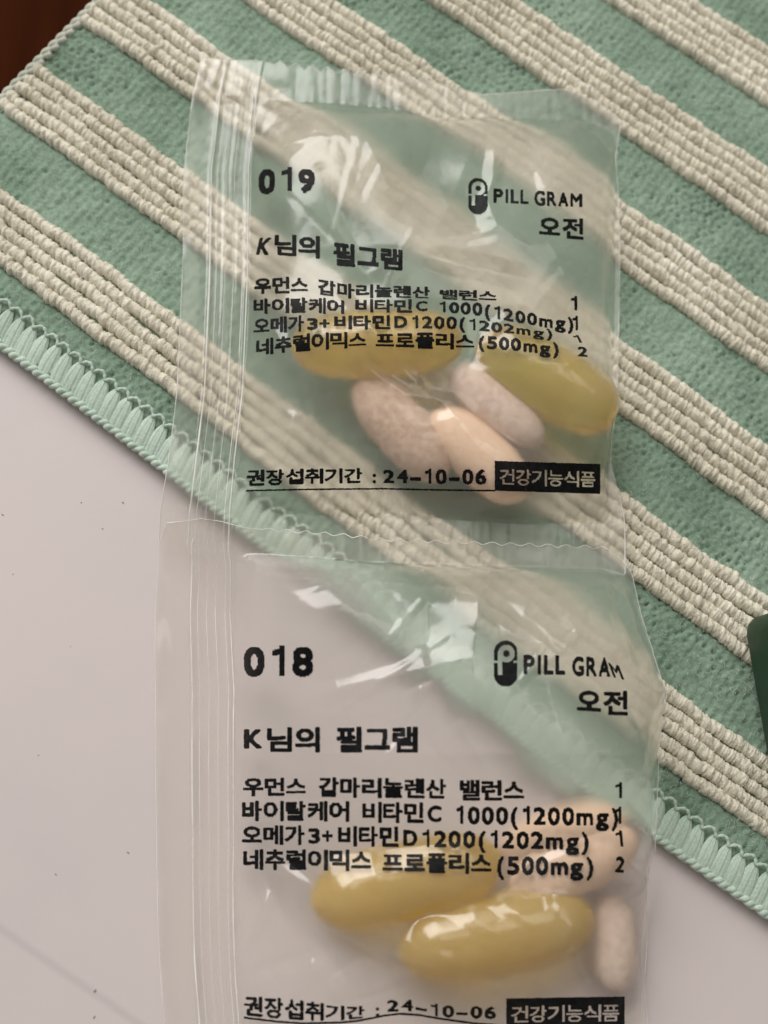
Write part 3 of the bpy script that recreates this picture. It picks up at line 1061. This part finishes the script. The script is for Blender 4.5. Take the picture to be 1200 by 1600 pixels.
for front, bvh, items in (
    (film19, bvh19, [
        ('printed_number', '019', [(404, 264, 304), (447, 261, 298), (492, 264, 301)], 2.8, 0),
        ('printed_name', 'K', [(403, 370, 398), (422, 370, 399)], 2.4, 0.22),
        ('printed_name', '님의', [(429, 365, 399), (500, 369, 404)], 2.5, 0),
        ('printed_name', '필그램', [(521, 377, 415), (575, 384, 419), (629, 390, 423)], 2.5, 0),
        ('printed_brand', 'PILL', [(771, 293, 317), (826, 296, 319)], 2.5, 0),
        ('printed_brand', 'GRAM', [(835, 296, 321), (910, 302, 324)], 2.5, 0),
        ('printed_time', '오전', [(842, 338, 369), (912, 341, 375)], 2.5, 0),
        ('printed_line', '우먼스', [(397, 435, 460), (440, 432, 459), (481, 433, 458)], 2.2, 0),
        ('printed_line', '갑마리놀렌산', [(497, 435, 461), (545, 443, 467), (600, 445, 465), (672, 448, 467)], 2.2, 0),
        ('printed_line', '밸런스', [(687, 452, 467), (776, 454, 471)], 2.2, 0),
        ('printed_count', '1', [(892, 463, 485), (902, 463, 485)], 2.2, 0),
        ('printed_line', '바이탈케어', [(396, 467, 491), (470, 465, 489), (505, 465, 491), (538, 470, 491)], 2.2, 0),
        ('printed_line', '비타민', [(555, 467, 488), (644, 468, 489)], 2.2, 0),
        ('printed_line', 'C', [(650, 470, 486), (668, 470, 486)], 2.2, 0),
        ('printed_line', '1000(1200mg)', [(687, 471, 487), (750, 472, 493), (800, 483, 502), (850, 491, 511), (896, 495, 516)], 2.2, 0),
        ('printed_count', '1', [(894, 494, 516), (903, 494, 516)], 2.2, 0),
        ('printed_line', '오메가', [(396, 498, 523), (430, 495, 521), (475, 492, 518)], 2.2, 0),
        ('printed_line', '3+', [(480, 496, 515), (515, 496, 514)], 2.2, 0),
        ('printed_line', '비타민', [(522, 493, 514), (610, 492, 515)], 2.2, 0),
        ('printed_line', 'D', [(616, 493, 512), (636, 493, 512)], 2.2, 0),
        ('printed_line', '1200(1202mg)', [(644, 493, 513), (720, 494, 514), (740, 498, 516), (800, 506, 521), (863, 514, 529)], 2.2, 0),
        ('printed_count', '1', [(897, 523, 535), (907, 524, 536)], 2.2, -0.5),
        ('printed_line', '네추럴이믹스', [(400, 530, 557), (440, 526, 552), (480, 521, 549), (520, 519, 546), (572, 519, 543)], 2.2, 0),
        ('printed_line', '프로폴리스', [(587, 520, 544), (680, 519, 546), (741, 523, 546)], 2.2, 0),
        ('printed_line', '(500mg)', [(748, 524, 544), (800, 527, 547), (873, 535, 555)], 2.2, 0),
        ('printed_count', '2', [(903, 541, 557), (918, 542, 558)], 2.2, 0),
        ('printed_date', '권장섭취기간', [(385, 734, 760), (470, 732, 757), (566, 731, 755)], 2.1, 0),
        ('printed_date', ':', [(582, 733, 755), (588, 733, 755)], 2.1, 0),
        ('printed_date', '24-10-06', [(599, 733, 755), (760, 732, 757)], 2.5, 0),
    ]),
    (film18, bvh18, [
        ('printed_number', '018', [(381, 1009, 1056), (489, 1009, 1056)], 2.8, 0),
        ('printed_name', 'K', [(381, 1138, 1170), (409, 1138, 1170)], 2.5, 0),
        ('printed_name', '님의', [(417, 1136, 1176), (500, 1136, 1176)], 2.5, 0),
        ('printed_name', '필그램', [(526, 1135, 1176), (653, 1135, 1176)], 2.5, 0),
        ('printed_brand', 'PILL', [(818, 1022, 1053), (883, 1023, 1054)], 2.5, 0),
        ('printed_brand', 'GRA', [(894, 1024, 1056), (953, 1026, 1058)], 2.5, 0),
        ('printed_brand', 'M', [(954, 1034, 1058), (971, 1039, 1062)], 2.1, -0.4),
        ('printed_time', '오전', [(901, 1077, 1114), (945, 1078, 1117), (981, 1079, 1118)], 2.5, 0),
        ('printed_line', '우먼스', [(380, 1215, 1245), (478, 1215, 1243)], 2.2, 0),
        ('printed_line', '갑마리놀렌산', [(498, 1214, 1246), (697, 1217, 1249)], 2.2, 0),
        ('printed_line', '밸런스', [(718, 1218, 1251), (819, 1219, 1251)], 2.2, 0),
        ('printed_count', '1', [(961, 1223, 1247), (972, 1223, 1247)], 2.2, 0),
        ('printed_line', '바이탈케어', [(378, 1251, 1283), (546, 1252, 1284)], 2.2, 0),
        ('printed_line', '비타민', [(566, 1253, 1285), (662, 1254, 1287)], 2.2, 0),
        ('printed_line', 'C', [(668, 1258, 1284), (690, 1258, 1284)], 2.2, 0),
        ('printed_line', '1000(1200mg)', [(713, 1259, 1287), (966, 1261, 1290)], 2.2, 0),
        ('printed_count', '1', [(961, 1261, 1287), (971, 1261, 1287)], 2.5, 0),
        ('printed_line', '오메가', [(378, 1290, 1320), (476, 1289, 1321)], 2.2, 0),
        ('printed_line', '3+', [(482, 1293, 1318), (520, 1293, 1318)], 2.2, 0),
        ('printed_line', '비타민', [(528, 1290, 1323), (623, 1291, 1324)], 2.2, 0),
        ('printed_line', 'D', [(630, 1296, 1322), (652, 1296, 1322)], 2.2, 0),
        ('printed_line', '1200(1202mg)', [(660, 1297, 1323), (920, 1299, 1328)], 2.2, 0),
        ('printed_count', '1', [(962, 1298, 1323), (973, 1298, 1323)], 2.2, -0.1),
        ('printed_line', '네추럴이믹스', [(380, 1327, 1359), (580, 1328, 1361)], 2.2, 0),
        ('printed_line', '프로폴리스', [(597, 1332, 1364), (768, 1333, 1366)], 2.2, 0),
        ('printed_line', '(500mg)', [(777, 1337, 1366), (927, 1338, 1367)], 2.2, 0),
        ('printed_count', '2', [(962, 1337, 1363), (976, 1338, 1364)], 2.2, 0.1),
        ('printed_date', '권장섭취기간', [(381, 1556, 1587), (430, 1558, 1592), (490, 1565, 1596), (530, 1571, 1595), (570, 1572, 1591)], 2.1, 0),
        ('printed_date', ':', [(587, 1567, 1588), (593, 1567, 1588)], 2.1, 0),
        ('printed_date', '24-10-06', [(605, 1562, 1581), (640, 1561, 1580), (690, 1570, 1589), (775, 1572, 1592)], 2.5, 0),
    ])):
    for nm, body, ctrl, bold, shear in items:
        text(nm, body, ctrl, front, bvh, bold, shear)
lb = logo_bitmap()
stamp('printed_logo', lb, 0, lb.shape[0], [(731, 277, 335), (762, 278, 335)], film19, bvh19)
stamp('printed_logo', lb, 0, lb.shape[0], [(771, 1000, 1073), (809, 1000, 1073)], film18, bvh18)
bb = badge_bitmap(167, 47)
stamp('printed_badge', bb, 0, bb.shape[0], [(773, 720, 767), (938, 725, 772)], film19, bvh19)
bb = badge_bitmap(185, 48)
stamp('printed_badge', bb, 0, bb.shape[0], [(791, 1560, 1608), (976, 1557, 1606)], film18, bvh18)
rule(film19, bvh19, [(385, 767), (480, 765), (600, 764), (690, 766), (774, 767)], 3.2)
rule(film18, bvh18, [(381, 1590), (430, 1596), (470, 1599), (530, 1598), (560, 1595), (600, 1587), (625, 1584), (655, 1586), (690, 1592), (740, 1599), (792, 1603)], 3.4)

# ------------------------------------------------------------------ dark green box at the right
def rounded_box(hx, hy, hz, r, n=5):
    vs, fs = [], []
    ring = []
    for (cx, cy, a0) in ((hx - r, hy - r, 0), (-hx + r, hy - r, 90), (-hx + r, -hy + r, 180), (hx - r, -hy + r, 270)):
        for k in range(n + 1):
            a = math.radians(a0 + 90 * k / n)
            ring.append((cx, cy, math.cos(a), math.sin(a)))
    m = len(ring)
    prof = [(0.0, r - 0.8), (0.25, r - 0.2), (0.8, r), (2 * hz - 0.8, r), (2 * hz - 0.25, r - 0.2), (2 * hz, r - 0.8)]
    for z, rr in prof:
        for cx, cy, c, s in ring:
            vs.append((cx + c * rr, cy + s * rr, z))
    for i in range(len(prof) - 1):
        for j in range(m):
            k = (j + 1) % m
            fs.append((i * m + j, i * m + k, (i + 1) * m + k, (i + 1) * m + j))
    fs.append(tuple(range(m - 1, -1, -1)))
    fs.append(tuple(range((len(prof) - 1) * m, len(prof) * m)))
    return np.array(vs), fs


brot = math.radians(6)
corner = at(1218, 942, 17.0)                   # its rounded corner nearest the sachets
BC = corner[:2] + np.array([26.3 * math.cos(brot) + 13.3 * math.sin(brot), 26.3 * math.sin(brot) - 13.3 * math.cos(brot)])
bx = empty('green_box', (BC[0], BC[1], 3.9))
prop(bx, 'dark green box cut off by the right edge, standing on the towel', 'box')


def box_part(name, hx, hy, hz, r, z0, mat, rot):
    v, f = rounded_box(hx, hy, hz, r)
    c, s = math.cos(rot), math.sin(rot)
    v = np.stack([v[:, 0] * c - v[:, 1] * s + BC[0], v[:, 0] * s + v[:, 1] * c + BC[1], v[:, 2] + z0], 1)
    return mk(name, v, f, mat, bx)


box_part('box_body', 26, 13, 5.0, 2.6, 3.9, M_BOX, brot)
box_part('box_lid', 26.3, 13.3, 2.0, 2.8, 13.95, M_BOX, brot)

# ------------------------------------------------------------------ specks of dust on the tabletop
parts = []
r = np.random.default_rng(9)
for px, py, rd in ((127, 785, .09), (192, 785, .13), (4, 804, .12), (160, 826, .10), (20, 897, .09), (200, 1332, .12), (148, 1548, .16), (147, 1589, .13), (87, 1366, .1), (60, 1180, .07), (110, 1010, .06)):
    c = at(px, py, rd * 0.5)
    t = tmpl[r.integers(6)]
    a = r.uniform(0, 3.1)
    v = t[0] * np.array([rd * r.uniform(.8, 1.6), rd * 0.7, rd * 0.7])
    v = np.stack([v[:, 0] * math.cos(a) - v[:, 1] * math.sin(a), v[:, 0] * math.sin(a) + v[:, 1] * math.cos(a), v[:, 2]], 1)
    parts.append((v + c - np.array([0, 0, 0.2 * rd]), t[1]))
du = mk('dust', *join(parts), M_DUST)
prop(du, 'tiny dark specks of dust scattered on the white tabletop', 'dust', kind='stuff')
